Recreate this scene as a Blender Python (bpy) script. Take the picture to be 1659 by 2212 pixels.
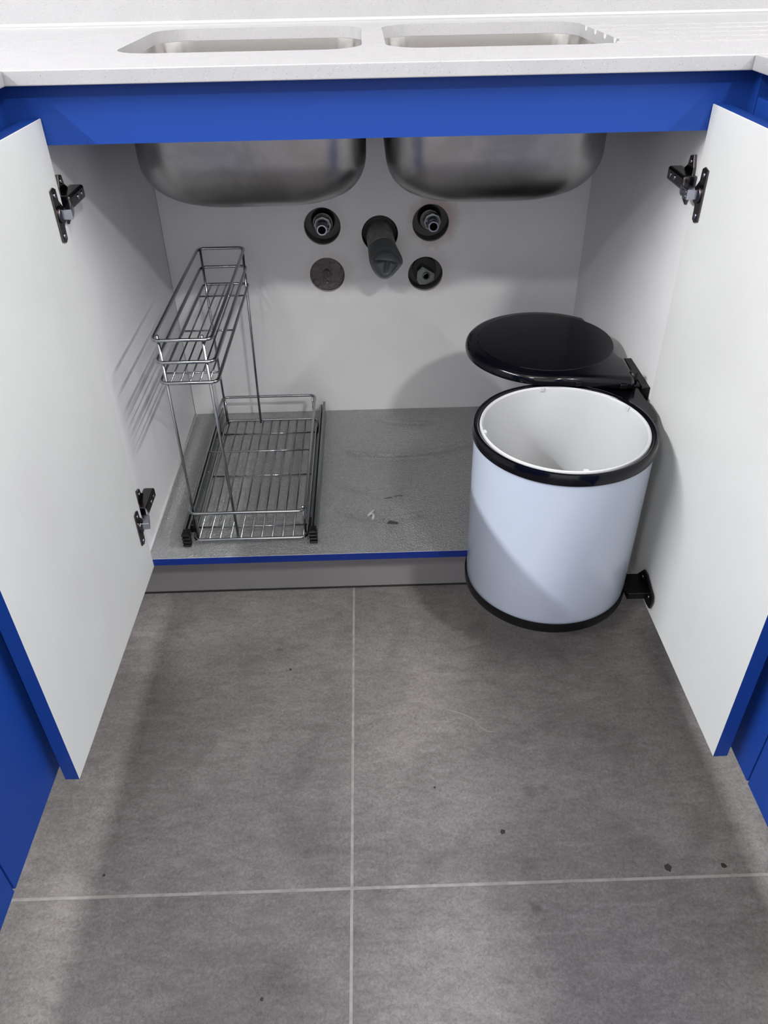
import bpy, bmesh, math, random
from mathutils import Vector, Matrix
import numpy as np
random.seed(7)
PI = math.pi
scn = bpy.context.scene
for o in list(bpy.data.objects): bpy.data.objects.remove(o)
COL = scn.collection

# ------------------------------------------------------------------ camera
def cam_axes(p, y, r):
    f = Vector((math.sin(y)*math.cos(p), math.cos(y)*math.cos(p), math.sin(p)))
    rt = Vector((math.cos(y), -math.sin(y), 0)); up = rt.cross(f)
    c, s = math.cos(r), math.sin(r)
    return c*rt+s*up, -s*rt+c*up, f
cd = bpy.data.cameras.new('camera'); cam = bpy.data.objects.new('camera', cd); COL.objects.link(cam)
R_, U_, F_ = cam_axes(-0.6407, 0.0145, -0.0198)
M4 = Matrix.Identity(4)
for i in range(3):
    M4[i][0] = R_[i]; M4[i][1] = U_[i]; M4[i][2] = -F_[i]
M4[0][3], M4[1][3], M4[2][3] = -0.0085, -1.0178, 1.0155
cam.matrix_world = M4
cd.sensor_fit = 'HORIZONTAL'; cd.sensor_width = 36; cd.lens = 1676.3/1659*36; cd.clip_start = .01
scn.camera = cam

# ------------------------------------------------------------------ world, lights, exposure
w = bpy.data.worlds.new('world'); scn.world = w; w.use_nodes = True
w.node_tree.nodes['Background'].inputs[0].default_value = (.8, .86, 1, 1)
w.node_tree.nodes['Background'].inputs[1].default_value = 0.3
def area(name, loc, tgt, sx, sy, power, col, spread=PI):
    l = bpy.data.lights.new(name, 'AREA'); l.shape = 'RECTANGLE'; l.size = sx; l.size_y = sy
    l.energy = power; l.color = col; l.spread = spread
    o = bpy.data.objects.new(name, l); COL.objects.link(o); o.location = loc
    d = Vector(tgt)-Vector(loc); o.rotation_euler = d.to_track_quat('-Z', 'Y').to_euler()
    return o
H_CEIL = 2.62
area('ceiling_light_left', (-1.93, -.95, 2.42), (-1.93, -.951, 0), .045, 1.9, 165, (.975, .985, 1))
area('ceiling_light_right', (1.85, -.95, 2.42), (1.85, -.951, 0), .045, 1.9, 106, (.975, .985, 1))
area('ceiling_light_middle', (.95, -2.3, 2.5), (.95, -2.301, 0), .20, .20, 60, (1, .99, .97))
area('fill_light_far', (-1.0, -2.4, 2.5), (-1.0, -2.401, 0), .25, .25, 32, (1, .99, .975))  # added fill, brightens the right door, right side and floor
area('fill_light_near', (-.35, -1.45, 2.55), (-.35, -1.451, 0), 1.0, .9, 12, (1, .985, .97))  # added broad soft fill that lifts the ambient level
scn.view_settings.view_transform = 'Standard'
try: scn.view_settings.look = 'None'
except Exception: pass
scn.view_settings.gamma = 1; scn.view_settings.use_curve_mapping = False
scn.view_settings.exposure = 0.0

# ------------------------------------------------------------------ helpers
WL = {}
def lin(c):
    return tuple((x/12.92 if x <= .04045 else ((x+.055)/1.055)**2.4) for x in c)
def rgb(r, g, b): return lin((r/255, g/255, b/255))+(1,)
def tag(o, label=None, cat=None, group=None, kind=None):
    if label: o['label'] = label
    if cat: o['category'] = cat
    if group: o['group'] = group
    if kind: o['kind'] = kind
    return o
def empty(name, loc, label=None, cat=None, group=None):
    o = bpy.data.objects.new(name, None); COL.objects.link(o); o.location = loc
    o.empty_display_size = .05; WL[o.name] = Vector(loc)
    return tag(o, label, cat, group)
def obj(name, bm, mats, parent=None, smooth=None, fix=True):
    """bm in world coordinates; origin put at its bounding-box centre"""
    if not isinstance(mats, (list, tuple)): mats = [mats]
    if fix: bmesh.ops.recalc_face_normals(bm, faces=bm.faces[:])
    xs = [v.co for v in bm.verts]
    c = Vector([(min(p[i] for p in xs)+max(p[i] for p in xs))/2 for i in range(3)])
    for v in bm.verts: v.co -= c
    me = bpy.data.meshes.new(name); bm.to_mesh(me); bm.free()
    for m in mats: me.materials.append(m)
    if smooth is not None:
        if smooth is True: me.shade_smooth()
        else:
            me.shade_smooth()
            b2 = bmesh.new(); b2.from_mesh(me)
            for e in b2.edges:
                if len(e.link_faces) == 2 and e.calc_face_angle(0) > smooth: e.smooth = False
            b2.to_mesh(me); b2.free()
    o = bpy.data.objects.new(name, me); COL.objects.link(o)
    WL[o.name] = c
    if parent is not None:
        o.parent = parent; o.location = c-WL[parent.name]
    else: o.location = c
    return o
def box(bm, x0, x1, y0, y1, z0, z1, bev=0, seg=2, mi=0):
    vs = [bm.verts.new((x, y, z)) for z in (z0, z1) for y in (y0, y1) for x in (x0, x1)]
    fs = [bm.faces.new([vs[i] for i in q]) for q in ((0,2,3,1),(4,5,7,6),(0,1,5,4),(2,6,7,3),(0,4,6,2),(1,3,7,5))]
    for f in fs: f.material_index = mi
    if bev:
        es = list({e for f in fs for e in f.edges})
        bmesh.ops.bevel(bm, geom=es, offset=bev, segments=seg, affect='EDGES', profile=.5)
    return vs
def BX(*a, **k):
    bm = bmesh.new(); box(bm, *a, **k); return bm
def rot_pts(bm, verts, M):
    for v in verts: v.co = M @ v.co
def prism(bm, pts, axis, a, b, bev=0, seg=2, mi=0):
    """polygon pts (2d) extruded along axis from a to b.  axis x: pts=(y,z); y: (x,z); z: (x,y)"""
    def P(p, t):
        return {'x': (t, p[0], p[1]), 'y': (p[0], t, p[1]), 'z': (p[0], p[1], t)}[axis]
    A = [bm.verts.new(P(p, a)) for p in pts]; B = [bm.verts.new(P(p, b)) for p in pts]
    n = len(pts); fs = [bm.faces.new(A[::-1]), bm.faces.new(B)]
    for i in range(n): fs.append(bm.faces.new((A[i], A[(i+1) % n], B[(i+1) % n], B[i])))
    for f in fs: f.material_index = mi
    if bev:
        bmesh.ops.recalc_face_normals(bm, faces=fs)
        es = [e for e in fs[0].edges]+[e for e in fs[1].edges]
        bmesh.ops.bevel(bm, geom=es, offset=bev, segments=seg, affect='EDGES')
def round_path(pts, r, closed=False, n=5):
    pts = [Vector(p) for p in pts]; out = []; N = len(pts)
    for i, p in enumerate(pts):
        if not closed and i in (0, N-1): out.append(p); continue
        a = pts[(i-1) % N]; b = pts[(i+1) % N]
        da = (a-p); db = (b-p); rr = min(r, da.length*.45, db.length*.45)
        A = p+da.normalized()*rr; B = p+db.normalized()*rr
        for k in range(n+1):
            t = k/n; out.append(A*(1-t)**2+p*2*t*(1-t)+B*t*t)
    return out
def tube(bm, pts, r, closed=False, n=8, mi=0, caps=True):
    pts = [Vector(p) for p in pts]; N = len(pts); rings = []
    rs = r if isinstance(r, (list, tuple)) else [r]*N
    prev = None
    for i in range(N):
        if closed: t = (pts[(i+1) % N]-pts[(i-1) % N])
        else: t = pts[min(i+1, N-1)]-pts[max(i-1, 0)]
        t.normalize()
        if prev is None:
            u = t.orthogonal().normalized()
        else:
            u = (prev-t*prev.dot(t)).normalized()
        prev = u; v = t.cross(u)
        rings.append([bm.verts.new(pts[i]+(u*math.cos(2*PI*k/n)+v*math.sin(2*PI*k/n))*rs[i]) for k in range(n)])
    M = N if closed else N-1
    for i in range(M):
        a = rings[i]; b = rings[(i+1) % N]; off = 0
        if closed and i == N-1:
            off = min(range(n), key=lambda s: (a[0].co-b[s].co).length)
        for k in range(n):
            f = bm.faces.new((a[k], a[(k+1) % n], b[(k+1+off) % n], b[(k+off) % n])); f.material_index = mi; f.smooth = True
    if not closed and caps:
        for rg in (rings[0][::-1], rings[-1]):
            f = bm.faces.new(rg); f.material_index = mi
def TB(*a, **k):
    bm = bmesh.new(); tube(bm, *a, **k); return bm
def lathe(bm, prof, cx, cy, n=96, mi=0, closed=False):
    """profile [(r,z)...]; r=0 ends collapse"""
    rings = []
    for r, z in prof:
        if r < 1e-6: rings.append([bm.verts.new((cx, cy, z))])
        else: rings.append([bm.verts.new((cx+r*math.cos(2*PI*k/n), cy+r*math.sin(2*PI*k/n), z)) for k in range(n)])
    L = len(rings)
    for i in range(L if closed else L-1):
        a = rings[i]; b = rings[(i+1) % L]
        for k in range(n):
            if len(a) == 1 and len(b) == 1: continue
            if len(a) == 1: f = bm.faces.new((a[0], b[k], b[(k+1) % n]))
            elif len(b) == 1: f = bm.faces.new((a[k], a[(k+1) % n], b[0]))
            else: f = bm.faces.new((a[k], a[(k+1) % n], b[(k+1) % n], b[k]))
            f.material_index = mi
def rrect(x0, x1, y0, y1, r, n=10):
    r = min(r, (x1-x0)/2-1e-4, (y1-y0)/2-1e-4); P = []
    for cx, cy, a in ((x1-r, y1-r, 0), (x0+r, y1-r, PI/2), (x0+r, y0+r, PI), (x1-r, y0+r, 3*PI/2)):
        for k in range(n+1):
            t = a+PI/2*k/n; P.append((cx+r*math.cos(t), cy+r*math.sin(t)))
    return P
def boolean(o, cutters, op='DIFFERENCE'):
    for c in cutters:
        m = o.modifiers.new('b', 'BOOLEAN'); m.object = c; m.operation = op; m.solver = 'EXACT'
        bpy.context.view_layer.update()
        dg = bpy.context.evaluated_depsgraph_get()
        me = bpy.data.meshes.new_from_object(o.evaluated_get(dg))
        o.modifiers.clear(); old = o.data; o.data = me; me.name = old.name
    for c in cutters: bpy.data.objects.remove(c)

# ------------------------------------------------------------------ materials
def mat(name, base, rough=.5, metal=0, spec=.5, coat=0, aniso=0):
    m = bpy.data.materials.new(name); m.use_nodes = True
    b = m.node_tree.nodes['Principled BSDF']
    b.inputs['Base Color'].default_value = base; b.inputs['Roughness'].default_value = rough
    b.inputs['Metallic'].default_value = metal; b.inputs['Specular IOR Level'].default_value = spec
    b.inputs['Coat Weight'].default_value = coat
    if aniso: b.inputs['Anisotropic'].default_value = aniso
    return m
class NT:
    def __init__(s, m): s.m = m; s.t = m.node_tree; s.b = s.t.nodes['Principled BSDF']
    def n(s, typ, **k):
        nd = s.t.nodes.new(typ)
        for a, v in k.items():
            if a in nd.inputs: nd.inputs[a].default_value = v
            else: setattr(nd, a, v)
        return nd
    def l(s, a, b): s.t.links.new(a, b)
    def coord(s, kind='Object', scale=(1, 1, 1), rot=(0, 0, 0)):
        tc = s.n('ShaderNodeTexCoord'); mp = s.n('ShaderNodeMapping')
        mp.inputs['Scale'].default_value = scale; mp.inputs['Rotation'].default_value = rot
        s.l(tc.outputs[kind], mp.inputs[0]); return mp.outputs[0]
    def geo(s, scale=(1, 1, 1)):
        g = s.n('ShaderNodeNewGeometry'); mp = s.n('ShaderNodeMapping'); mp.inputs['Scale'].default_value = scale
        s.l(g.outputs['Position'], mp.inputs[0]); return mp.outputs[0]
    def noise(s, v, scale, detail=4, rough=.5, dist=0):
        nd = s.n('ShaderNodeTexNoise'); nd.inputs['Scale'].default_value = scale; nd.inputs['Detail'].default_value = detail
        nd.inputs['Roughness'].default_value = rough; nd.inputs['Distortion'].default_value = dist
        s.l(v, nd.inputs['Vector']); return nd.outputs['Fac']
    def ramp(s, f, stops, interp='LINEAR'):
        nd = s.n('ShaderNodeValToRGB'); cr = nd.color_ramp; cr.interpolation = interp
        while len(cr.elements) < len(stops): cr.elements.new(.5)
        for e, (p, c) in zip(cr.elements, stops):
            e.position = p; e.color = c if len(c) == 4 else tuple(c)+(1,)
        s.l(f, nd.inputs[0]); return nd.outputs[0]
    def mix(s, f, a, b, mode='MIX'):
        nd = s.n('ShaderNodeMix', data_type='RGBA', blend_type=mode)
        if hasattr(f, 'links'): s.l(f, nd.inputs[0])
        else: nd.inputs[0].default_value = f
        for v, i in ((a, 6), (b, 7)):
            if hasattr(v, 'links'): s.l(v, nd.inputs[i])
            else: nd.inputs[i].default_value = v
        return nd.outputs[2]
    def bump(s, h, strength=.2, dist=.001, normal=None):
        nd = s.n('ShaderNodeBump'); nd.inputs['Strength'].default_value = strength; nd.inputs['Distance'].default_value = dist
        s.l(h, nd.inputs['Height'])
        if normal: s.l(normal, nd.inputs['Normal'])
        s.l(nd.outputs[0], s.b.inputs['Normal']); return nd.outputs[0]
g = lambda v: (v, v, v, 1)

M_white = mat('white_melamine', rgb(208, 210, 211), .42, spec=.35)
t = NT(M_white); f = t.noise(t.geo(), 900, 2); t.bump(f, .06, .0003)
c = t.noise(t.geo(), 4, 3); t.l(t.ramp(c, [(.3, rgb(190, 190, 189)), (.7, rgb(196, 197, 195))]), t.b.inputs['Base Color'])

M_carc = mat('grey_white_melamine', rgb(200, 200, 202), .45, spec=.3)
t = NT(M_carc); c = t.noise(t.geo(), 6, 5, .6); t.l(t.ramp(c, [(.3, rgb(203, 202, 204)), (.7, rgb(211, 211, 212))]), t.b.inputs['Base Color'])
t.bump(t.noise(t.geo(), 800, 2), .05, .0003)

M_blue = mat('blue_laminate', rgb(22, 56, 130), .45, spec=.2)
t = NT(M_blue); t.bump(t.noise(t.geo(), 900, 2), .05, .0003)
M_edge = mat('blue_edging', rgb(18, 42, 116), .45, spec=.2)
M_plinth = mat('grey_plinth', rgb(142, 139, 140), .42, metal=.15)
t = NT(M_plinth); t.bump(t.noise(t.geo((1, 1, 60)), 40, 3), .05, .0003)

def quartz(name):
    m = mat(name, rgb(152, 152, 154), .2, spec=.5)
    t = NT(m); v = t.geo()
    vo = t.n('ShaderNodeTexVoronoi'); vo.inputs['Scale'].default_value = 500; vo.inputs['Randomness'].default_value = 1
    wv = t.noise(v, 90, 3, .6)
    add = t.n('ShaderNodeVectorMath', operation='ADD'); sc = t.n('ShaderNodeVectorMath', operation='SCALE'); sc.inputs['Scale'].default_value = .012
    t.l(wv, sc.inputs[0]); t.l(v, add.inputs[0]); t.l(sc.outputs[0], add.inputs[1]); t.l(add.outputs[0], vo.inputs['Vector'])
    spot = t.ramp(vo.outputs['Distance'], [(.16, g(1)), (.36, g(0))])
    sel = t.ramp(vo.outputs['Color'], [(.62, g(0)), (.72, g(1))])
    k = t.mix(1.0, spot, sel, 'MULTIPLY')
    base = t.ramp(t.noise(v, 25, 4), [(.35, rgb(150, 149, 151)), (.65, rgb(153, 152, 154))])
    base = t.mix(k, base, rgb(130, 128, 128))
    vo2 = t.n('ShaderNodeTexVoronoi'); vo2.inputs['Scale'].default_value = 150; t.l(v, vo2.inputs['Vector'])
    s2 = t.ramp(vo2.outputs['Distance'], [(.05, g(1)), (.12, g(0))])
    base = t.mix(s2, base, rgb(170, 170, 172))
    t.l(base, t.b.inputs['Base Color'])
    return m
M_quartz = quartz('white_quartz')
M_seal = mat('white_sealant', rgb(168, 168, 168), .45)

M_sealg = mat('grey_sealant', rgb(176, 176, 176), .45)
# brushed steel of the bowls
M_steel = mat('brushed_steel', rgb(172, 170, 170), .33, metal=1, aniso=.4)
t = NT(M_steel); v = t.geo((1, 1, 22)); st = t.noise(v, 30, 5, .6)
cl = t.noise(t.geo(), 14, 4, .6, .6)
t.l(t.mix(t.ramp(cl, [(.40, g(0)), (.66, g(1))]), rgb(132, 130, 130), rgb(150, 148, 148)), t.b.inputs['Base Color'])
t.l(t.ramp(cl, [(.35, g(.30)), (.65, g(.36))]), t.b.inputs['Roughness']); t.bump(st, .08, .0004)
M_steelin = mat('polished_steel_inside', rgb(215, 213, 212), .18, metal=1)
M_chrome = mat('chrome_wire', rgb(158, 160, 161), .13, metal=1)
M_rail = mat('zinc_slide', rgb(135, 139, 138), .3, metal=1)
M_hinge = mat('dark_nickel', rgb(92, 86, 86), .22, metal=1)
M_silver = mat('bright_nickel', rgb(165, 167, 180), .2, metal=1)
M_black = mat('black_gloss_plastic', rgb(5, 5, 10), .12, spec=.3)
M_blackm = mat('black_plastic', rgb(7, 7, 8), .35, spec=.25)
M_bin = mat('pale_blue_lacquer', rgb(167, 175, 189), .2, spec=.45, coat=.3)
M_bucket = mat('white_plastic', rgb(182, 183, 185), .38)
M_pipe = mat('grey_pipe', rgb(92, 93, 95), .6)
t = NT(M_pipe); t.l(t.ramp(t.noise(t.geo(), 60, 5), [(.3, rgb(100, 98, 99)), (.7, rgb(128, 125, 126))]), t.b.inputs['Base Color'])
M_wrap = mat('dark_grey_wrap', rgb(74, 79, 79), .5)
t = NT(M_wrap); t.bump(t.noise(t.geo(), 45, 4, .6), .4, .003)
M_mortar = mat('grey_brown_mortar', rgb(92, 84, 84), .7)
t = NT(M_mortar); v = t.geo(); f = t.noise(v, 60, 6, .65, 1.5)
t.l(t.ramp(f, [(.35, rgb(70, 62, 62)), (.65, rgb(112, 104, 104))]), t.b.inputs['Base Color']); t.bump(f, .6, .004)
M_wall = mat('plaster_wall', rgb(204, 203, 200), .8)
M_hole = mat('raw_wall', rgb(70, 66, 66), .9)
M_dark = mat('dark_rubber', rgb(40, 39, 40), .6)

# embossed foil liner
M_foil = mat('embossed_foil', rgb(160, 161, 161), .26, metal=.75)
t = NT(M_foil); v = t.geo()
vo = t.n('ShaderNodeTexVoronoi', feature='SMOOTH_F1'); vo.inputs['Scale'].default_value = 400; t.l(v, vo.inputs['Vector'])
n1 = t.noise(v, 500, 4, .7); n2 = t.noise(t.geo((1, 3.5, 1)), 22, 5, .6, .8)
mx = t.n('ShaderNodeMath', operation='MULTIPLY_ADD'); t.l(n1, mx.inputs[0]); mx.inputs[1].default_value = 1.0; t.l(vo.outputs['Distance'], mx.inputs[2])
mb = t.n('ShaderNodeBump'); mb.inputs['Strength'].default_value = .6; mb.inputs['Distance'].default_value = .006; t.l(n2, mb.inputs['Height'])
t.bump(mx.outputs[0], 1.0, .0030, mb.outputs[0])
t.l(t.ramp(n1, [(.3, rgb(150, 152, 152)), (.7, rgb(205, 206, 205))]), t.b.inputs['Base Color'])

# floor tile
M_tile = mat('concrete_look_tile', rgb(118, 114, 112), .42, spec=.4)
t = NT(M_tile); v = t.geo()
cloud = t.noise(v, 3.2, 6, .62, .5); streak = t.noise(t.geo((1, 2.6, 1)), 26, 8, .7, .6); fine = t.noise(v, 240, 5, .7, .8)
base = t.ramp(cloud, [(.32, rgb(112, 108, 106)), (.5, rgb(131, 127, 125)), (.7, rgb(150, 145, 142))])
sk = t.ramp(streak, [(.3, g(.30)), (.5, g(.5)), (.72, g(.70))]); base = t.mix(.55, base, sk, 'OVERLAY')
fk = t.ramp(fine, [(.35, g(.28)), (.65, g(.74))]); base = t.mix(.5, base, fk, 'OVERLAY')
stn = t.noise(v, 9, 3, .5, .4); base = t.mix(t.ramp(stn, [(.62, g(0)), (.78, g(.4))]), base, rgb(88, 85, 83))
for sx, sy, r_, k_ in ((-.1865,-.0555,.010,.5),(.209,-.354,.020,.35),(.231,-.348,.012,.5),(.186,-.524,.014,.55),(.172,-.600,.011,.5),(.187,-.470,.016,.3),(.080,-.530,.016,.3),(-.1365,-.315,.035,.18),(-.23,-.08,.045,.18)):
    dd = t.n('ShaderNodeVectorMath', operation='DISTANCE'); t.l(v, dd.inputs[0]); dd.inputs[1].default_value = (sx, sy, 0)
    nz = t.n('ShaderNodeMath', operation='MULTIPLY_ADD'); t.l(t.noise(v, 70, 3, .6), nz.inputs[0]); nz.inputs[1].default_value = r_*2.2; t.l(dd.outputs['Value'], nz.inputs[2])
    base = t.mix(t.ramp(nz.outputs[0], [(r_*1.15, g(k_)), (r_*1.9, g(0))]), base, rgb(72, 68, 66))
t.l(base, t.b.inputs['Base Color'])
mm = t.n('ShaderNodeMath', operation='ADD'); t.l(fine, mm.inputs[0]); t.l(streak, mm.inputs[1])
t.bump(mm.outputs[0], .3, .0016)
t.l(t.ramp(cloud, [(.3, g(.36)), (.7, g(.5))]), t.b.inputs['Roughness'])
M_grout = mat('light_grout', rgb(158, 155, 152), .8)
t = NT(M_grout); t.l(t.ramp(t.noise(t.geo(), 60, 4), [(.35, rgb(146, 143, 140)), (.6, rgb(166, 163, 159))]), t.b.inputs['Base Color'])

# ------------------------------------------------------------------ setting
X0, X1, Y0, Y1 = -2.35, 2.35, -3.3, .54
fl = tag(obj('floor', BX(X0, X1, Y0, Y1+.1, -.05, -.0005), M_grout), 'grey stone-look tiled floor with pale grout joints', None, kind='structure')
GX, GY, TS = -.0534, -.4895, .60
tile_me = None; gap = .0034
for i in range(-4, 5):
    for j in range(-5, 2):
        a = GX+i*TS; b = GY+j*TS
        if a+TS < X0 or a > X1 or b+TS < Y0 or b > Y1: continue
        if tile_me is None:
            bm = BX(a+gap/2, a+TS-gap/2, b+gap/2, b+TS-gap/2, -.0095, 0, bev=.0008, seg=1)
            o = obj('tile', bm, M_tile, fl); tile_me = o.data
        else:
            o = bpy.data.objects.new('tile', tile_me); COL.objects.link(o); o.parent = fl
            o.location = Vector((a+TS/2, b+TS/2, -.00475))-WL['floor']
def struct(name, bm, m, label): return tag(obj(name, bm, m), label, None, kind='structure')
struct('wall_back', BX(X0-.1, X1+.1, Y1, Y1+.1, 0, H_CEIL), M_wall, 'plastered wall behind the sink run')
struct('wall_left', BX(X0-.1, X0, Y0, Y1, 0, H_CEIL), M_wall, 'plain light wall left of the kitchen')
struct('wall_right', BX(X1, X1+.1, Y0, Y1, 0, H_CEIL), M_wall, 'plain light wall right of the kitchen')
struct('wall_front', BX(X0-.1, X1+.1, Y0-.1, Y0, 0, H_CEIL), M_wall, 'plain light wall behind the viewer')
struct('ceiling', BX(X0-.1, X1+.1, Y0-.1, Y1+.1, H_CEIL, H_CEIL+.1), M_wall, 'plain white ceiling')

# ------------------------------------------------------------------ worktop and backsplash
CT, CB, CYF, CYB = .900, .884, -.0222, .5115
XCL, XCR = -.4096, .4336
worktop = empty('worktop', (0, .2, CB), 'white speckled quartz worktop with two sink cut-outs and drainer grooves', 'worktop')
slab = obj('slab', BX(-1.1, 1.12, CYF, CYB, CB, CT, bev=.0012, seg=2), M_quartz, worktop)
BOWLS = [(-.325, -.0085, .108, .420), (.0225, .327, .106, .422)]
cut = []
for (a, b, c_, d) in BOWLS:
    bm = bmesh.new(); prism(bm, rrect(a, b, c_, d, .052, 14), 'z', CB-.02, CT+.02); cut.append(obj('cut', bm, M_quartz))
for y in (.120, .172, .224, .278, .334):
    bm = bmesh.new(); tube(bm, [(.30, y, CT+.0010), (.85, y, CT+.0040)], .0075, n=16); cut.append(obj('cut', bm, M_quartz))
boolean(slab, cut)
for f_ in slab.data.polygons: f_.use_smooth = False
bm = BX(-1.1, XCL, -1.7, CYF-.0006, CB, CT, bev=.0012, seg=2); obj('return_slab', bm, M_quartz, worktop)
bm = BX(XCR, 1.12, -1.7, CYF-.0006, CB, CT, bev=.0012, seg=2); obj('return_slab', bm, M_quartz, worktop)
backsplash = tag(obj('backsplash', BX(-1.1, 1.12, CYB, Y1-.0005, CT+.0002, 1.52, bev=.001, seg=1), M_quartz), 'white speckled quartz upstand panel rising behind the worktop', 'backsplash')
bm = TB([(-1.1, CYB-.001, CT+.001), (1.12, CYB-.001, CT+.001)], .0036, n=8)
tag(obj('sealant_bead', bm, M_seal, backsplash), 'white sealant bead')

# ------------------------------------------------------------------ main sink cabinet
XL, XR, D, ZF, ZS = -.3991, .4118, .4982, .1699, .1572
YP = .1035; FB = .8182
RX0, RX1 = -.4285, .4485          # faces of the side runs
cab = empty('sink_cabinet', (0, .2, 0), 'open sink base cabinet with blue rail and two wide open doors', 'cabinet')
for a_ in (XL-.018, XR):
    bm = bmesh.new(); prism(bm, [(0, ZS), (D+.008, ZS), (D+.008, CB-.001), (.0185, CB-.001), (.0185, FB-.0005), (0, FB-.0005)], 'x', a_, a_+.018); obj('side_panel', bm, M_carc, cab)
obj('bottom_panel', BX(XL, XR, 0, D, ZS, ZF), M_carc, cab)
tag(obj('edge_strip', BX(XL, XR, -.0012, 0, ZS, ZF+.0004), M_edge, cab), 'blue front edging of the cabinet floor')
HOLES = [(-.0935, .5690, .0350), (.0160, .5520, .0350), (.1135, .5705, .0350), (-.0895, .4745, .0345), (.1050, .4715, .0345)]
M_backp = mat('grey_white_melamine_stained', rgb(207, 206, 208), .45, spec=.3)
t = NT(M_backp); v = t.geo(); base = t.ramp(t.noise(v, 6, 5, .6), [(.3, rgb(203, 202, 204)), (.7, rgb(211, 211, 212))])
for hx, hz, hr, st_, cc in ((.1135, .5705, .035, .55, rgb(150, 112, 92)), (-.0895, .4745, .0345, .22, rgb(150, 118, 110)), (.1050, .4715, .0345, .2, rgb(150, 118, 110)), (-.0935, .5690, .035, .18, rgb(140, 118, 112))):
    dd = t.n('ShaderNodeVectorMath', operation='DISTANCE'); t.l(v, dd.inputs[0]); dd.inputs[1].default_value = (hx+.006, D, hz+.004)
    nz = t.n('ShaderNodeMath', operation='MULTIPLY_ADD'); t.l(t.noise(v, 45, 4, .6), nz.inputs[0]); nz.inputs[1].default_value = .03; t.l(dd.outputs['Value'], nz.inputs[2])
    base = t.mix(t.ramp(nz.outputs[0], [(hr+.012, g(st_)), (hr+.036, g(0))]), base, cc)
t.l(base, t.b.inputs['Base Color'])
bp_ = obj('back_panel', BX(XL, XR, D, D+.008, ZS, CB-.001), M_backp, cab)
cut = []
for hx, hz, hr in HOLES:
    bm = bmesh.new(); tube(bm, [(hx, D-.02, hz), (hx, D+.03, hz)], hr, n=48); cut.append(obj('cut', bm, M_carc))
boolean(bp_, cut)
for p in bp_.data.polygons: p.use_smooth = False
tag(obj('fascia_rail', BX(RX0-.016, RX1+.016, 0, .018, FB, CB-.0005), M_blue, cab), 'blue rail under the worktop')
obj('corner_filler', BX(RX0, XL-.0182, .0, .018, .157, FB), M_blue, cab)
obj('corner_filler', BX(XR+.0182, RX1, .0, .018, .157, FB), M_blue, cab)
tag(obj('plinth', BX(-.62, .64, YP, YP+.016, .0012, ZS-.0005), M_plinth, cab), 'grey metal kick board')
obj('plinth_seal', BX(-.62, .64, YP-.0022, YP, .0003, .0032), M_dark, cab)
obj('sealant_bead', TB([(XL+.001, .004, ZF+.0015), (XL+.001, D-.002, ZF+.001)], .0020, n=8), M_sealg, cab)
tag(obj('sealant_bead', TB([(XL+.0005, D-.0005, ZF+.002), (XL+.0005, D-.0005, .8)], .0007, n=6), M_seal, cab), 'thin sealant line in the rear corner')

def door(s, x, ang, L, zb, zt):
    """inner face white, all else blue"""
    dx, dy = s*math.sin(ang), -math.cos(ang); nx, ny = s*math.cos(ang), math.sin(ang)*1.0
    T = .018; y0 = -.0020
    P = lambda u, v: (x+dx*u+nx*v, y0+dy*u+(ny if s < 0 else ny)*v)
    bm = bmesh.new()
    # core with a 0.9 mm edging band: white inner face, blue rest
    prism(bm, [P(0, 0), P(L, 0), P(L, T), P(0, T)], 'z', zb, zt, bev=.0006, seg=1, mi=1)
    bm.faces.ensure_lookup_table(); bmesh.ops.recalc_face_normals(bm, faces=bm.faces[:])
    for f in bm.faces:
        if f.normal.dot(Vector((-nx, -ny, 0))) > .9: f.material_index = 0
    return tag(obj('door', bm, [M_white, M_blue], cab), None)
dL = door(-1, -.3876, .0179, .4155, .1558, .8479)
dR = door(1, .4059, .0122, .4232, .1718, .8476)
tag(dL, 'left door seen from its white inner side with blue edges'); tag(dR, 'right door seen from its white inner side with blue edges')

# handy screws
def screw(bm, c, axis, r=.0028, h=.0012, mi=0):
    v0 = len(bm.verts)
    c = Vector(c); a = Vector(axis)
    tube(bm, [c, c+a*h*.6, c+a*h], [r, r, r*.6], n=10, mi=mi)

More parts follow.
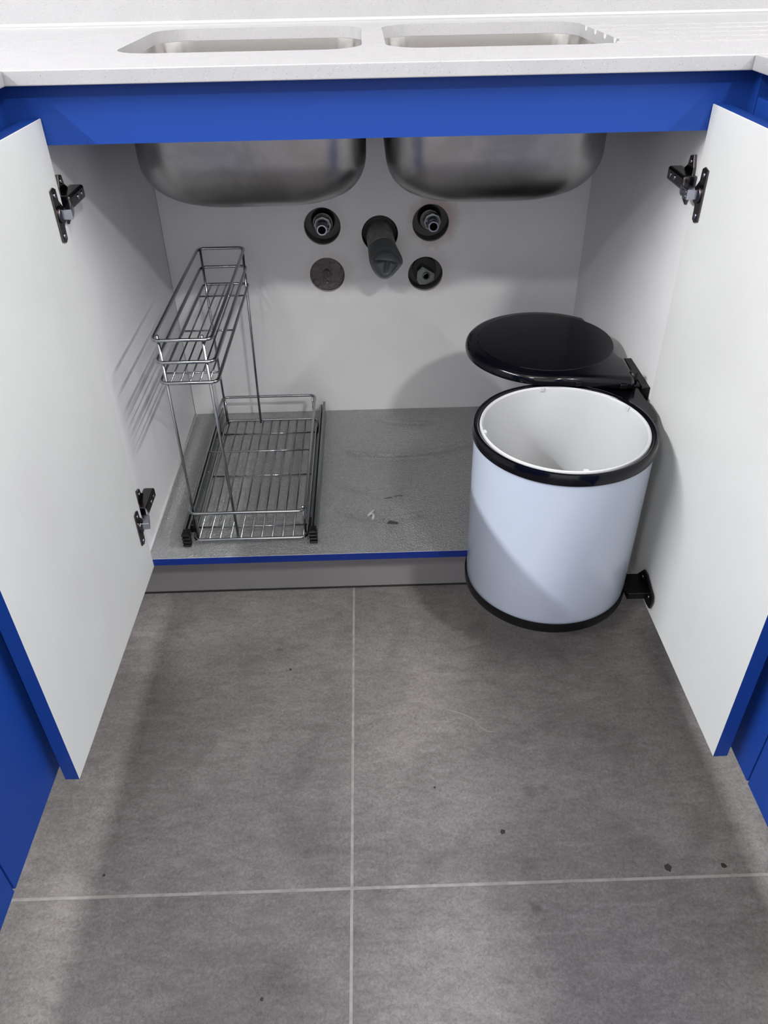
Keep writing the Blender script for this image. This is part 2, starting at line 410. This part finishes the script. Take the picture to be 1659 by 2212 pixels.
def hinge(s, xd, zc, ang):
    """s=-1 left. door inner face at x=xd, cabinet side at XL / XR"""
    xs = XL if s < 0 else XR
    i = -s                                  # inward direction in x
    # cup flange on the door
    bm = bmesh.new()
    pts = []
    prof = [(-.010, .031), (.0, .033), (.0065, .030), (.0075, .016), (.0155, .008), (.0165, 0), (.0155, -.008), (.0075, -.014), (.0065, -.030), (.0, -.033), (-.010, -.029)]
    pts = [(-.0235+a, zc+b-.006) for a, b in prof]
    prism(bm, pts, 'x', xd, xd+i*.0022, bev=.0005, seg=1)
    h = obj('hinge', BX(min(xs, xs+i*.019), max(xs, xs+i*.019), .010, .070, zc-.0085, zc+.0085, bev=.003, seg=2), M_hinge, cab)
    bx = bm; obj('cup_flange', bx, M_hinge, h)
    # raised cup lip
    bm = bmesh.new(); n = 20
    tube(bm, [(xd+i*.001, -.019, zc-.006), (xd+i*.0042, -.019, zc-.006)], .0105, n=24); obj('cup', bm, M_hinge, h)
    for dz in (.024, -.024):
        bm = bmesh.new(); screw(bm, (xd+i*.0022, -.0255, zc-.006+dz), (i, 0, 0), .0033, .0014); obj('screw', bm, M_silver, h)
    # mounting plate on the side panel
    bm = bmesh.new()
    prof = [(.028, .030), (.040, .027), (.043, .016), (.052, .010), (.052, -.010), (.043, -.016), (.040, -.026), (.028, -.031), (.022, -.016), (.020, 0), (.022, .016)]
    prism(bm, [(a, zc+b) for a, b in prof], 'x', xs, xs+i*.004, bev=.0006, seg=1); obj('mounting_plate', bm, M_hinge, h)
    for dz in (.021, -.022):
        bm = bmesh.new(); screw(bm, (xs+i*.004, .033, zc+dz), (i, 0, 0), .0032, .0014); obj('screw', bm, M_silver, h)
    for yy in (.056, .040):
        bm = bmesh.new(); screw(bm, (xs+i*.019, yy, zc), (i, 0, 0), .0036, .0010); obj('adjusting_screw', bm, M_silver, h)
    # linkage: two short straps reaching from the arm to the cup
    bm = bmesh.new()
    ya, yb = .014, -.020
    xa, xb = xs+i*.019, xd+i*.012
    pr = [(xa, ya), (xa+i*.003, ya-.012), (xb+i*.004, yb), (xd+i*.0035, yb-.001), (xd+i*.0035, yb+.012), (xa-i*.006, ya)]
    prism(bm, pr, 'z', zc-.0120, zc+.0000, bev=.0006, seg=1)
    for zz in (-.0035, -.0085):
        a_ = Vector((xa+i*.0030, ya-.0135, zc+zz)); b_ = Vector((xb+i*.0036, yb-.0003, zc+zz)); d_ = (b_-a_)
        tube(bm, [a_+d_*.15, a_+d_*.85], .0006, n=6)
    k = tag(obj('link', bm, M_silver, h), 'bright nickel link')
    return h
hL1 = hinge(-1, -.3876, .749, 0); hL2 = hinge(-1, -.3876, .262, 0)
hR1 = hinge(1, .4059, .755, 0); hR2 = hinge(1, .4059, .262, 0)

# ------------------------------------------------------------------ foil liner
bm = bmesh.new(); nx, ny = 140, 260
def foil_h(x, y):
    z = .0009
    for (xc, yc, k, x0, x1, a) in ((.04, .3075, 1.85, -.07, .25, .0034), (.015, .0975, 3.3, -.085, .10, .0030), (.04, .1775, 2.1, -.085, -.005, .0018), (.09, .434, 2.7, -.01, .13, .0018), (.04, .2950, 1.4, -.04, .12, .0016)):
        d = y-(yc+k*(x-xc)**2)
        e_ = min(1, max(0, (x-x0)/.04))*min(1, max(0, (x1-x)/.04))
        z += a*e_*math.exp(-(d/.0032)**2)*(1 if d < 0 else .8)-a*.35*e_*math.exp(-((d+.008)/.005)**2)
    return ZF+max(z, .0004)
gv = [[bm.verts.new((XL+.004+(XR-XL-.008)*i/nx, .001+(D-.003)*j/ny, 0)) for i in range(nx+1)] for j in range(ny+1)]
for r in gv:
    for v in r: v.co.z = foil_h(v.co.x, v.co.y)
for j in range(ny):
    for i in range(nx): bm.faces.new((gv[j][i], gv[j][i+1], gv[j+1][i+1], gv[j+1][i]))
e = bmesh.ops.extrude_face_region(bm, geom=bm.faces[:])
for v in e['geom']:
    if isinstance(v, bmesh.types.BMVert): v.co.z = ZF+.0002
foil = tag(obj('foil_liner', bm, M_foil, smooth=.6), 'embossed silver foil liner covering the cabinet floor, slightly wrinkled', 'liner')
FZ = ZF+.0022

# ------------------------------------------------------------------ sink bowls
def bowl(x0, x1, y0, y1, label, idx):
    T = .0012; zb = .6965; r = .072; rc = .060
    root = empty('sink_bowl', ((x0+x1)/2, (y0+y1)/2, zb), label, 'sink', 'undermounted steel sink bowls')
    bm = bmesh.new(); secs = []
    def sec(ins, z, rr):
        P = rrect(x0+ins, x1-ins, y0+ins, y1-ins, max(rr, .004), 10); secs.append([bm.verts.new((p[0], p[1], z)) for p in P])
    zt = CB-.0005
    ofs = -.006
    N = 12
    # outside, flange first
    sec(-.010, zt, rc+.010); sec(-.010, zt-T, rc+.010); sec(ofs+.001, zt-T, rc); sec(ofs+.002, zt-.02, rc)
    for k in range(N+1):
        t_ = PI/2*k/N; ins = ofs+.004+r*(1-math.cos(t_)); z = zb+r*(1-math.sin(t_))
        sec(ins, z, rc-.1*ins+(r*(1-math.cos(t_)))*.25)
    last = len(secs)
    # inside, from the bottom up
    for k in range(N, -1, -1):
        t_ = PI/2*k/N; ins = ofs+.004+T+(r-T)*(1-math.cos(t_)); z = zb+T+(r-T)*(1-math.sin(t_))
        sec(ins, z, rc-.1*ins+(r*(1-math.cos(t_)))*.25-T)
    sec(ofs+.003, zt-.02, rc-T); sec(ofs+.002, zt, rc-T)
    n = len(secs[0])
    for mi, prs in ((0, list(zip(secs[:last], secs[1:last]))), (1, list(zip(secs[last:], secs[last+1:]))+[(secs[-1], secs[0])])):
        for a, b in prs:
            for k in range(n): bm.faces.new((a[k], a[(k+1) % n], b[(k+1) % n], b[k])).material_index = mi
    bm.faces.new(secs[last-1]); bm.faces.new(secs[last]).material_index = 1
    obj('bowl', bm, [M_steel, M_steelin], root, smooth=.8)
    bm = bmesh.new(); cx, cy = (x0+x1)/2, (y0+y1)/2+.04
    lathe(bm, [(0, zb+T+.0006), (.034, zb+T+.0006), (.040, zb+T+.003), (.044, zb+T+.0012), (.044, zb+T)], cx, cy, 40)
    obj('drain', bm, M_chrome, root, smooth=.6)
    return root
bowl(*BOWLS[0], 'left brushed steel sink bowl hanging under the worktop above the wire rack', 0)
bowl(*BOWLS[1], 'right brushed steel sink bowl hanging under the worktop above the bin lid', 1)

# ------------------------------------------------------------------ wire pull-out rack
rack = empty('pull_out_rack', (-.225, .24, FZ), 'two-tier chrome wire pull-out rack standing on the foil liner', 'rack')
RR = .0027; RW = .0014
def loop(x0, x1, y0, y1, z, r=.014, rad=RR, name='rail'):
    P = round_path([(x0, y0, z), (x1, y0, z), (x1, y1, z), (x0, y1, z)], r, True, 6)
    return obj(name, TB(P, rad, closed=True, n=10), M_chrome, rack, fix=False)
UX0, UX1, FY, BY = -.3235, -.2375, .032, .440
for z in (.551, .5165, .483): loop(UX0, UX1, FY, BY, z, .013)
LX0, LX1 = -.3205, -.1265
loop(LX0, LX1, FY, BY, .1835, .014); loop(LX0, LX1, FY, BY, .240, .014)
# uprights: front pair and rear pair
def wire(pts, rad, name): return obj(name, TB(round_path(pts, .006, False, 4), rad, n=8), M_chrome, rack)
wire([(-.3150, .0375, .5570), (-.3140, .0375, .1860)], .0024, 'upright')
wire([(-.2510, .0375, .5555), (-.2455, .0375, .1860)], .0024, 'upright')
wire([(-.2405, .4350, .5530), (-.2470, .4350, .1800)], .0024, 'upright')
wire([(-.3190, .4350, .5530), (-.3175, .4350, .1800)], .0024, 'upright')
# corner posts of the lower basket
for (x, y) in ((LX1-.004, .047), (LX0+.005, .047), (LX1-.006, .432), (LX0+.006, .428)):
    wire([(x, y, .2400), (x, y, .1835)], .0020, 'post')
# floors
for y in (.073, .231, .388):
    wire([(UX0+.001, y, .4830-.0040), (UX1-.001, y, .4830-.0040)], .0016, 'cross_wire')
for k in range(5):
    x = -.3090+k*.0145
    wire([(x, .035, .4830-.0015), (x, .437, .4830-.0015)], .0015, 'floor_wire')
for y in (.073, .233, .390):
    wire([(LX0+.001, y, .1795), (LX1-.001, y, .1795)], .0015, 'cross_wire')
wire([(LX0, .2250, .2400), (LX1, .2250, .2400)], .0018, 'brace')
for k in range(11):
    x = -.3130+k*.0180
    wire([(x, .035, .1822), (x, .438, .1822)], RW, 'floor_wire')
# slides
def slide(x, s):
    bm = bmesh.new()
    z0, z1 = FZ, FZ+.031
    # fixed C profile
    pr = [(x, z0), (x+s*.0060, z0), (x+s*.0060, z0+.003), (x+s*.0022, z0+.003), (x+s*.0022, z1-.0022), (x+s*.0045, z1-.0022), (x+s*.0045, z1), (x, z1)]
    prism(bm, pr, 'y', .038, .478)
    r = obj('slide', bm, M_rail, rack)
    bm = BX(min(x+s*.0062, x+s*.0100), max(x+s*.0062, x+s*.0100), .040, .470, z0+.007, z1-.002, bev=.0015, seg=1); obj('inner_rail', bm, M_rail, r)
    bm = bmesh.new()
    xc = x+s*.006
    box(bm, xc-.0062, xc+.0062, .026, .042, z0+.001, z0+.031, bev=.003, seg=2)
    for k in range(4):
        box(bm, xc-.0070, xc+.0070, .0240, .036, z0+.003+k*.0072, z0+.0066+k*.0072, bev=.001, seg=1)
    tag(obj('end_cap', bm, M_blackm, r), 'ribbed black plastic end cap')
    bm = bmesh.new()
    for k in range(7):
        tube(bm, [(x+s*.0098, .06+.06*k, z0+.014), (x+s*.0107, .06+.06*k, z0+.014)], .0016, n=8)
    obj('rivet', bm, M_silver, r)['kind'] = 'stuff'
    return r
slide(-.3385, 1); slide(-.1095, -1)
# black clips holding the basket on the slides
for x0_, x1_ in ((-.3295, -.3232), (-.1238, -.1195)):
    for y in (.385, .062):
        obj('clip', BX(x0_, x1_, y-.008, y+.008, .182, .200, bev=.002, seg=1), M_blackm, rack)

# ------------------------------------------------------------------ swing-out bin
BC = (.2600, -.0820)
binr = empty('swing_out_bin', (BC[0], BC[1], .176), 'pale blue round swing-out waste bin with black rims and a raised black lid', 'bin')
bm = bmesh.new(); lathe(bm, [(.1236, .184), (.1240, .186), (.1250, .30), (.1252, .448), (.1238, .448), (.1236, .30), (.1226, .184)], *BC, 128, closed=True)
obj('bin_body', bm, M_bin, binr, smooth=.6)
bm = bmesh.new(); lathe(bm, [(0, .178), (.118, .1755), (.1235, .1765), (.1262, .180), (.1268, .194), (.1262, .1965), (.1254, .1962), (.1252, .186), (.1240, .1838), (0, .1838)], *BC, 128)
tag(obj('base_ring', bm, M_blackm, binr, smooth=.6), 'black base rim')
bm = bmesh.new(); lathe(bm, [(.1254, .4435), (.1278, .4440), (.1283, .450), (.1280, .4570), (.1266, .4598), (.1238, .4606), (.1206, .4590), (.1192, .4560), (.1190, .4440), (.1232, .4437)], *BC, 128, closed=True)
tag(obj('top_ring', bm, M_black, binr, smooth=.7), 'glossy black top rim')
# bracket joining the ring to the cabinet side
bm = bmesh.new()
prism(bm, [(.300, .040), (.335, .052), (.385, .058), (.395, .050), (.397, .020), (.397, -.005), (.400, -.020), (.400, -.050), (.394, -.070), (.384, -.085), (.3815, -.050), (.362, -.012), (.335, .020)], 'z', .4415, .4570, bev=.002, seg=2)
obj('ring_bracket', bm, M_black, binr)
bm = bmesh.new()
box(bm, .3990, XR-.0002, .020, .122, .425, .4610, bev=.001, seg=1)
box(bm, .3860, .4010, .030, .050, .4300, .4600, bev=.002, seg=1)
tag(obj('wall_plate', bm, M_blackm, binr), 'black plate fixing the lid to the cabinet side')
bm = bmesh.new()
prism(bm, [(-.104, .198), (-.124, .2245), (-.136, .2255), (-.172, .214), (-.176, .205), (-.172, .188), (-.160, .186), (-.110, .190)], 'x', .4020, .4056, bev=.0006, seg=1)
prism(bm, [(.372, .1945), (.4030, .1945), (.4030, .2065), (.372, .2065)], 'y', -.158, -.112, bev=.001, seg=1)
hb = tag(obj('door_bracket', bm, M_blackm, binr), 'black bracket tying the bin to the right door')
for yy, zz in ((-.127, .213), (-.162, .203)):
    bm = bmesh.new(); screw(bm, (.4020, yy, zz), (-1, 0, 0), .0026, .0012); obj('screw', bm, M_silver, hb)
# lid
LC = (.2760, .1570); LZ = .4790; LR = .1280
def lid_outline(r, n=72, arm=True, g_=0):
    P = []
    a0, a1 = math.radians(48), math.radians(-88)       # arc going the long way round
    A = [a0+(2*PI-(a0-a1))*k/n for k in range(n+1)]
    for a in A: P.append((LC[0]+r*math.cos(a), LC[1]+r*math.sin(a)))
    P += [(.3800-g_, .0140+g_), (.3860-g_, .0200+g_), (.3900-g_, .0900-g_), (.3850-g_, .0980-g_)]
    return P
bm = bmesh.new()
lv = []
for (z, r, g_) in ((LZ-.0172, LR-.003, .002), (LZ-.0160, LR, 0), (LZ-.0115, LR+.0005, 0), (LZ-.0060, LR-.0005, .001), (LZ-.0022, LR-.004, .003), (LZ-.0002, LR-.010, .007)):
    lv.append([bm.verts.new((x, y, z)) for x, y in lid_outline(r, g_=g_)])
n = len(lv[0])
for a, b in zip(lv, lv[1:]):
    for k in range(n): bm.faces.new((a[k], a[(k+1) % n], b[(k+1) % n], b[k]))
bm.faces.new(lv[0][::-1]); bm.faces.new(lv[-1])
lid = tag(obj('lid', bm, M_black, binr, smooth=.7), 'glossy black round lid with a hinge arm')
bm = bmesh.new(); lathe(bm, [(0, LZ+.0022), (.06, LZ+.0020), (.100, LZ+.0012), (.1085, LZ+.0008), (.1100, LZ-.0006), (.1100, LZ-.003), (0, LZ-.003)], *LC, 96)
obj('lid_disc', bm, M_black, lid, smooth=.5)
for xx in (.304, .368):
    bm = bmesh.new(); yy = .0290-.187*(xx-.2804)
    box(bm, xx-.0050, xx+.0050, yy-.0015, yy+.004, LZ-.0145, LZ-.0075, bev=.0008, seg=1); obj('lid_clip', bm, M_blackm, lid)

obj('hinge_pin', TB([(.3900, .040, LZ-.024), (.3900, .040, LZ-.0005)], .0065, n=16), M_blackm, lid)

# white inner bucket
bm = bmesh.new()
lathe(bm, [(0, .196), (.100, .196), (.104, .200), (.1130, .4480), (.1180, .4500), (.1184, .4560), (.1174, .4592), (.1156, .4600), (.1132, .4580), (.1118, .4500), (.1022, .2020), (.098, .1990), (0, .1990)], *BC, 128)
bucket = empty('bucket', (BC[0], BC[1], .196), 'white plastic inner bucket set inside the pale blue bin', 'bucket')
obj('bucket_body', bm, M_bucket, bucket, smooth=.6)
for a in (95, 25, -88, 185):
    a = math.radians(a); c_ = Vector((BC[0]+.1128*math.cos(a), BC[1]+.1128*math.sin(a), .456))
    bm = BX(-.002, .002, -.0035, .0035, -.002, .0045, bev=.0009, seg=2)
    rot_pts(bm, bm.verts, Matrix.Translation(c_) @ Matrix.Rotation(a, 4, 'Z')); obj('grip_tab', bm, M_bucket, bucket)

# ------------------------------------------------------------------ pipes in the back panel
def sleeve(bm, hx, hz, r0, y0, y1, mi=0):
    tube(bm, [(hx, y0, hz), (hx, y1, hz)], r0, n=40, mi=mi)
def recess(name, hx, hz, hr):
    pass
def cup(e_, idx, m):  # sleeve behind the panel, hides the lit wall and darkens the hole
    hx, hz, hr = HOLES[idx]; bm = bmesh.new(); n = 40; rg = []
    for r, y in ((hr+.0015, D+.0085), (hr+.0015, Y1-.0015), (.002, Y1-.0015), (.002, Y1-.0003), (hr+.0035, Y1-.0003), (hr+.0035, D+.0085)):
        rg.append([bm.verts.new((hx+r*math.cos(2*PI*k/n), y, hz+r*math.sin(2*PI*k/n))) for k in range(n)])
    for a, b in zip(rg, rg[1:]+rg[:1]):
        for k in range(n): bm.faces.new((a[k], a[(k+1) % n], b[(k+1) % n], b[k]))
    obj('shade_sleeve', bm, m, e_, smooth=.6)
M_void = mat('bore_shade', rgb(6, 6, 6), .9, spec=.1)
M_cup = mat('sleeve_shade', rgb(92, 89, 90), .5)  # shade inside the holes is put into this dark sleeve colour
for k, (idx, lab) in enumerate(((0, 'threaded chrome water outlet in the upper left round hole'), (2, 'threaded chrome water outlet in the upper right round hole'))):
    hx, hz, hr = HOLES[idx]
    e_ = empty('water_outlet', (hx, Y1, hz), lab, 'pipe fitting', 'water outlets in the rear panel')
    bm = bmesh.new(); tube(bm, [(hx, Y1-.0018, hz), (hx, Y1-.012, hz), (hx, Y1-.022, hz)], [.0235, .0225, .0190], n=32)
    obj('collar', bm, M_hinge, e_, smooth=.6)
    cup(e_, idx, M_cup)
    x2, z2 = hx+.004*(1 if idx else 0), hz-.001
    bm = bmesh.new(); tube(bm, [(x2, Y1-.020, z2), (x2, Y1-.034, z2)], .0175, n=8); bmesh.ops.bevel(bm, geom=bm.edges[:], offset=.001, segments=1, affect='EDGES')
    obj('hex_nut', bm, M_rail, e_)
    # open stub: double skin
    bm = bmesh.new(); yb = Y1-.030; yf = Y1-.062
    rings = []
    for r, y in ((.0135, yb), (.0135, yb-.010), (.0108, yb-.012), (.0108, yf), (.0098, yf-.001), (.0074, yf-.001), (.0070, yf+.004), (.0070, yb)):
        rings.append([bm.verts.new((x2+r*math.cos(2*PI*q/28), y, z2+r*math.sin(2*PI*q/28))) for q in range(28)])
    for a, b in zip(rings, rings[1:]):
        for q in range(28): bm.faces.new((a[q], a[(q+1) % 28], b[(q+1) % 28], b[q]))
    bm.faces.new(rings[0]); bm.faces.new(rings[-1])
    obj('stub', bm, M_silver, e_, smooth=.7)
    bm = bmesh.new(); tube(bm, [(x2, yf+.004, z2), (x2, yb, z2)], .0069, n=20); obj('bore_shade_plug', bm, M_void, e_)  # near-black plug, the shade of the hollow stub given as colour
# lower left: hole filled with mortar and one screw
hx, hz, hr = HOLES[3]
bm = bmesh.new(); n_ = 40; NR = 9; cen = bm.verts.new((hx, D+.006, hz)); rs = []
for i in range(1, NR+1):
    r = (hr+.003)*i/NR
    rs.append([bm.verts.new((hx+r*math.cos(2*PI*k/n_), D+.0105+.0022*math.sin(7*r*90+k*.5)*math.cos(k*.7+i), hz+r*math.sin(2*PI*k/n_))) for k in range(n_)])
for k in range(n_): bm.faces.new((cen, rs[0][k], rs[0][(k+1) % n_]))
for a, b in zip(rs, rs[1:]):
    for k in range(n_): bm.faces.new((a[k], a[(k+1) % n_], b[(k+1) % n_], b[k]))
bk = [bm.verts.new((v.co.x, Y1-.0005, v.co.z)) for v in rs[-1]]
for k in range(n_): bm.faces.new((rs[-1][k], rs[-1][(k+1) % n_], bk[(k+1) % n_], bk[k]))
bm.faces.new(bk)
# set slightly behind the panel
for v in bm.verts: v.co.y = max(v.co.y, D+.0085) if (Vector((v.co.x-hx, 0, v.co.z-hz)).length > hr-.001) else v.co.y
e_ = empty('mortar_plug', (hx, Y1, hz), 'rough brown mortar filling the lower left round hole', 'plug')
obj('mortar', bm, M_mortar, e_, smooth=True)
bm = bmesh.new(); tube(bm, [(hx-.002, D+.012, hz+.001), (hx-.002, D+.003, hz+.001), (hx-.002, D+.0015, hz+.001)], [.0075, .0072, .005], n=20); obj('nub', bm, M_mortar, e_, smooth=.7)
bm = bmesh.new(); tube(bm, [(hx-.001, D+.012, hz-.017), (hx-.001, D+.0055, hz-.017)], .0019, n=14); obj('screw', bm, M_rail, e_)
# lower right: square-headed stopper
hx, hz, hr = HOLES[4]
e_ = empty('pipe_stopper', (hx, Y1, hz), 'angular grey pipe stopper in the lower right round hole', 'plug')
cup(e_, 4, M_cup)
bm = bmesh.new(); tube(bm, [(hx, Y1-.0018, hz), (hx, Y1-.014, hz)], .024, n=28); obj('collar', bm, M_dark, e_)
bm = bmesh.new(); cx, cz = hx+.001, hz-.004
pts = [(-.0165, .008), (-.007, .0175), (.017, .003), (.0165, -.010), (.0, -.0185), (-.012, -.0185), (-.0175, -.009)]
prism(bm, [(cx+a, cz+b) for a, b in pts], 'y', Y1-.012, Y1-.040, bev=.002, seg=2); obj('stopper_head', bm, M_rail, e_)
bm = bmesh.new(); tube(bm, [(cx+.001, Y1-.038, cz), (cx+.001, Y1-.0425, cz), (cx+.001, Y1-.0425, cz), (cx+.001, Y1-.0405, cz)], [.0085, .0075, .0050, .0045], n=20); obj('stopper_boss', bm, M_rail, e_)

# drain pipe with a folded, taped end
hx, hz, hr = HOLES[1]
dp = empty('drain_pipe', (hx, Y1, hz), 'grey drain pipe with a folded over end sticking out of the middle hole', 'pipe')
cup(dp, 1, M_cup)
bm = bmesh.new(); pts = [(hx, Y1-.0020, hz-.003), (hx, D, hz-.005), (hx+.002, .468, hz-.009), (hx+.004, .448, hz-.014)]
tube(bm, pts, [.0262, .0262, .0262, .0266], n=36); obj('pipe', bm, M_pipe, dp, smooth=.8)
bm = bmesh.new(); tube(bm, [(hx, Y1-.0008, hz-.002), (hx, Y1-.020, hz-.002)], .0325, n=36); obj('collar', bm, M_dark, dp)
# crumpled cap: rings that flatten towards a pinched fold, front closed by creased facets
bm = bmesh.new(); n_ = 96; rings = []
sects = [(.454, 1.0), (.446, 1.03), (.438, 1.05), (.430, 1.07), (.422, 1.08), (.416, 1.06), (.4125, 1.02), (.411, .97)]
def lobe(a, c, w): 
    d = (a-c+PI) % (2*PI)-PI
    return math.exp(-(d/w)**2)
CX0, CZ0 = hx+.003+.043*.12+.001, hz-.0135-.043*.30
for i, (y, sc) in enumerate(sects):
    q_ = i/(len(sects)-1); cx, cz = hx+.003+(.454-y)*.14, hz-.0135-(.454-y)*.30; rg = []
    for k in range(n_):
        a = 2*PI*k/n_
        f = 1+q_*(.20*lobe(a, .02, .32)+.16*lobe(a, -1.75, .55)-.07*lobe(a, -.85, .40)-.05*lobe(a, 1.5, .8)+.06*lobe(a, 2.9, .5))
        r = .0265*sc*f
        rg.append(bm.verts.new((cx+r*math.cos(a), y+q_*.004*math.sin(a), cz+r*math.sin(a))))
    rings.append(rg)
for a, b in zip(rings, rings[1:]):
    for k in range(n_): bm.faces.new((a[k], a[(k+1) % n_], b[(k+1) % n_], b[k]))
cx, cz = CX0, CZ0
prev = rings[-1]
def seg_d(px, pz, ax, az, bx_, bz):
    vx, vz = bx_-ax, bz-az; tt = max(0, min(1, ((px-ax)*vx+(pz-az)*vz)/(vx*vx+vz*vz)))
    return math.hypot(px-ax-vx*tt, pz-az-vz*tt)
NF = 34
def front_y(x, z, s_):
    u, v = (x-cx)/.027, (z-cz)/.029
    y = .411-.007*(1-s_**3)
    c_ = max(-1, min(1, u)); line = .30-.12*u-.22*u*u           # the curved lip of the fold
    d = v-line; wv = max(0, 1-abs(u/1.02)**4)
    if d > 0: y -= .0055*wv*math.exp(-(d/.45)**2)               # upper lip stands proud
    else:
        y += .0085*wv*math.exp(-(d/.16)**2)                      # tucked in just below it
        tri = seg_d(u, v, .10, .05, -.02, -.48); y += .0075*math.exp(-(tri/.15)**2)
        y -= .0022*math.exp(-((seg_d(u, v, -.55, -.05, -.15, -.65))/.22)**2)
        y += .0035*math.exp(-(seg_d(u, v, .82, -.12, .45, -.72)/.09)**2)
    return y
y_in = .411
for i in range(1, NF+1):
    s_ = 1-i/(NF+1); rg = []
    for k in range(n_):
        b0 = rings[-1][k].co; x = cx+(b0.x-cx)*s_; z = cz+(b0.z-cz)*s_
        e_w = min(1, (1-s_)*6); y = b0.y*(1-e_w)+front_y(x, z, s_)*e_w
        rg.append(bm.verts.new((x, y, z)))
    for k in range(n_): bm.faces.new((prev[k], prev[(k+1) % n_], rg[(k+1) % n_], rg[k]))
    prev = rg
c0 = bm.verts.new((cx, front_y(cx, cz, 0), cz))
for k in range(n_): bm.faces.new((prev[k], prev[(k+1) % n_], c0))
bm.faces.new(rings[0])
tag(obj('folded_end', bm, M_wrap, dp, smooth=.9), 'dark crumpled folded end')

# ------------------------------------------------------------------ side runs (only their inner faces are in view)
def run(s, xf, label, splits, ztop, zb):
    r = empty('base_cabinet', (s*.75, -.85, 0), label, 'cabinet')
    X = lambda d: sorted((xf, xf+s*d))
    y_end = -1.68
    obj('corner_post', BX(*X(.018), -.0190, -.00005, .152, CB-.0006), M_blue, r)
    for (a, b) in splits:
        obj('front_panel', BX(*X(.018), b, a, zb, ztop, bev=.0008, seg=1), M_blue, r)
    a_, b_ = sorted((xf+s*.034, xf+s*.62))
    tag(obj('carcass', BX(a_, b_, y_end, -.020, .14, CB-.0006), M_blue, r), 'blue recessed carcass behind the fronts')
    a_, b_ = sorted((xf+s*.096, xf+s*.111))
    obj('plinth', BX(a_, b_, y_end, -.0, .0012, .14), M_plinth, r)
    return r
run(-1, RX0, 'blue base cabinet run along the left side, behind the left open door', [(-.0215, -.5560), (-.5590, -1.10), (-1.103, -1.66)], .8585, .152)
run(1, RX1, 'blue base cabinet run along the right side, behind the right open door', [(-.0215, -.4500), (-.4530, -1.04), (-1.043, -1.66)], .8565, .154)

# ------------------------------------------------------------------ small debris
def chip(name, x, y, z, pts, h, m, label, cat, rot=0):
    bm = bmesh.new(); ca, sa = math.cos(rot), math.sin(rot)
    prism(bm, [(x+ca*a-sa*b, y+sa*a+ca*b) for a, b in pts], 'z', z, z+h, bev=h*.2, seg=1)
    return tag(obj(name, bm, m), label, cat)
M_chipd = mat('dark_chip', rgb(58, 54, 52), .7); M_clear = mat('clear_plastic', rgb(225, 228, 230), .08, spec=.6)
M_clear.node_tree.nodes['Principled BSDF'].inputs['Transmission Weight'].default_value = .6
M_thread = mat('pale_thread', rgb(160, 156, 150), .8)
FLK = [(-.004, -.003), (.002, -.004), (.005, 0), (.001, .004), (-.003, .002)]
FH = lambda x, y: foil_h(x, y)+.0001
bm = bmesh.new(); zz = FZ+.0022
tube(bm, round_path([(-.022, .098, zz+.001), (-.014, .106, zz+.004), (-.009, .116, zz+.002)], .003), .0022, n=8)
tube(bm, round_path([(-.014, .107, zz+.001), (-.011, .098, zz+.002), (-.013, .089, zz+.0005)], .003), .0024, n=8)
tag(obj('plastic_scrap', bm, M_clear), 'small twisted clear plastic scrap on the foil liner', 'scrap')
for k, (x, y, a) in enumerate(((.017, .154, .1), (.036, .160, .2))):
    bm = bmesh.new(); d_ = Vector((math.cos(a), math.sin(a), 0)); p0 = Vector((x, y, FZ+.0026)); 
    tube(bm, [p0-d_*.008, p0+d_*.006, p0+d_*.0062, p0+d_*.0074], [.0011, .0011, .0026, .0026], n=8)
    tag(obj('pin', bm, M_silver), ('small metal pin on the foil liner, nearer the wire rack', 'small metal pin on the foil liner, nearer the bin')[k], 'pin', 'loose pins on the foil liner')
chip('foil_flake', .022, .080, FZ+.0002, [(-.010, -.002), (.009, -.005), (.010, 0), (-.004, .006)], .0012, M_chipd, 'dark flake lying on the foil liner in front of the pins', 'flake')
bm = bmesh.new(); P = [(-.165+.008*math.cos(t_/6*PI)+.0015*t_, .196+.010*math.sin(t_/5*PI), .1870) for t_ in range(9)]
def onfloor(px): return px
thr = [(.096, -.200, .0012), (.112, -.204, .0009), (.132, -.214, .0010), (.142, -.222, .0012), (.150, -.238, .0009), (.160, -.246, .0010), (.172, -.246, .0009)]
tag(obj('thread', TB(round_path(thr, .012, False, 5), .0008, n=6), M_thread), 'thin pale thread lying on the floor tile below the bin', 'thread')
FLD = [((.158, -.4160), 1.0, .5, 'dark flake on the floor tile, right of the long joint near its crossing'),
       ((.3720, -.4760), 1.4, 1.2, 'dark leaf-like flake on the tile, just above the cross joint at right'),
       ((.4480, -.4760), 1.0, 2.2, 'brown speck on the tile near the right cabinet run'),
       ((-.3890, -.4600), .5, .2, 'tiny black speck on the tile near the left cabinet run'),
       ((-.1620, -.1030), .6, .7, 'dark speck on the tile in front of the kick board'),
       ((-.1600, -.6200), .6, 1.7, 'small dark speck on the near left tile'),
       ((.0680, -.3420), .5, .9, 'tiny dark speck beside the long joint, below the thread')]
for (p, sc, a, lab) in FLD:
    chip('flake', p[0], p[1], .0001, [(u*sc*.9, v*sc*.9) for u, v in FLK], .0008, M_chipd, lab, 'flake', a)
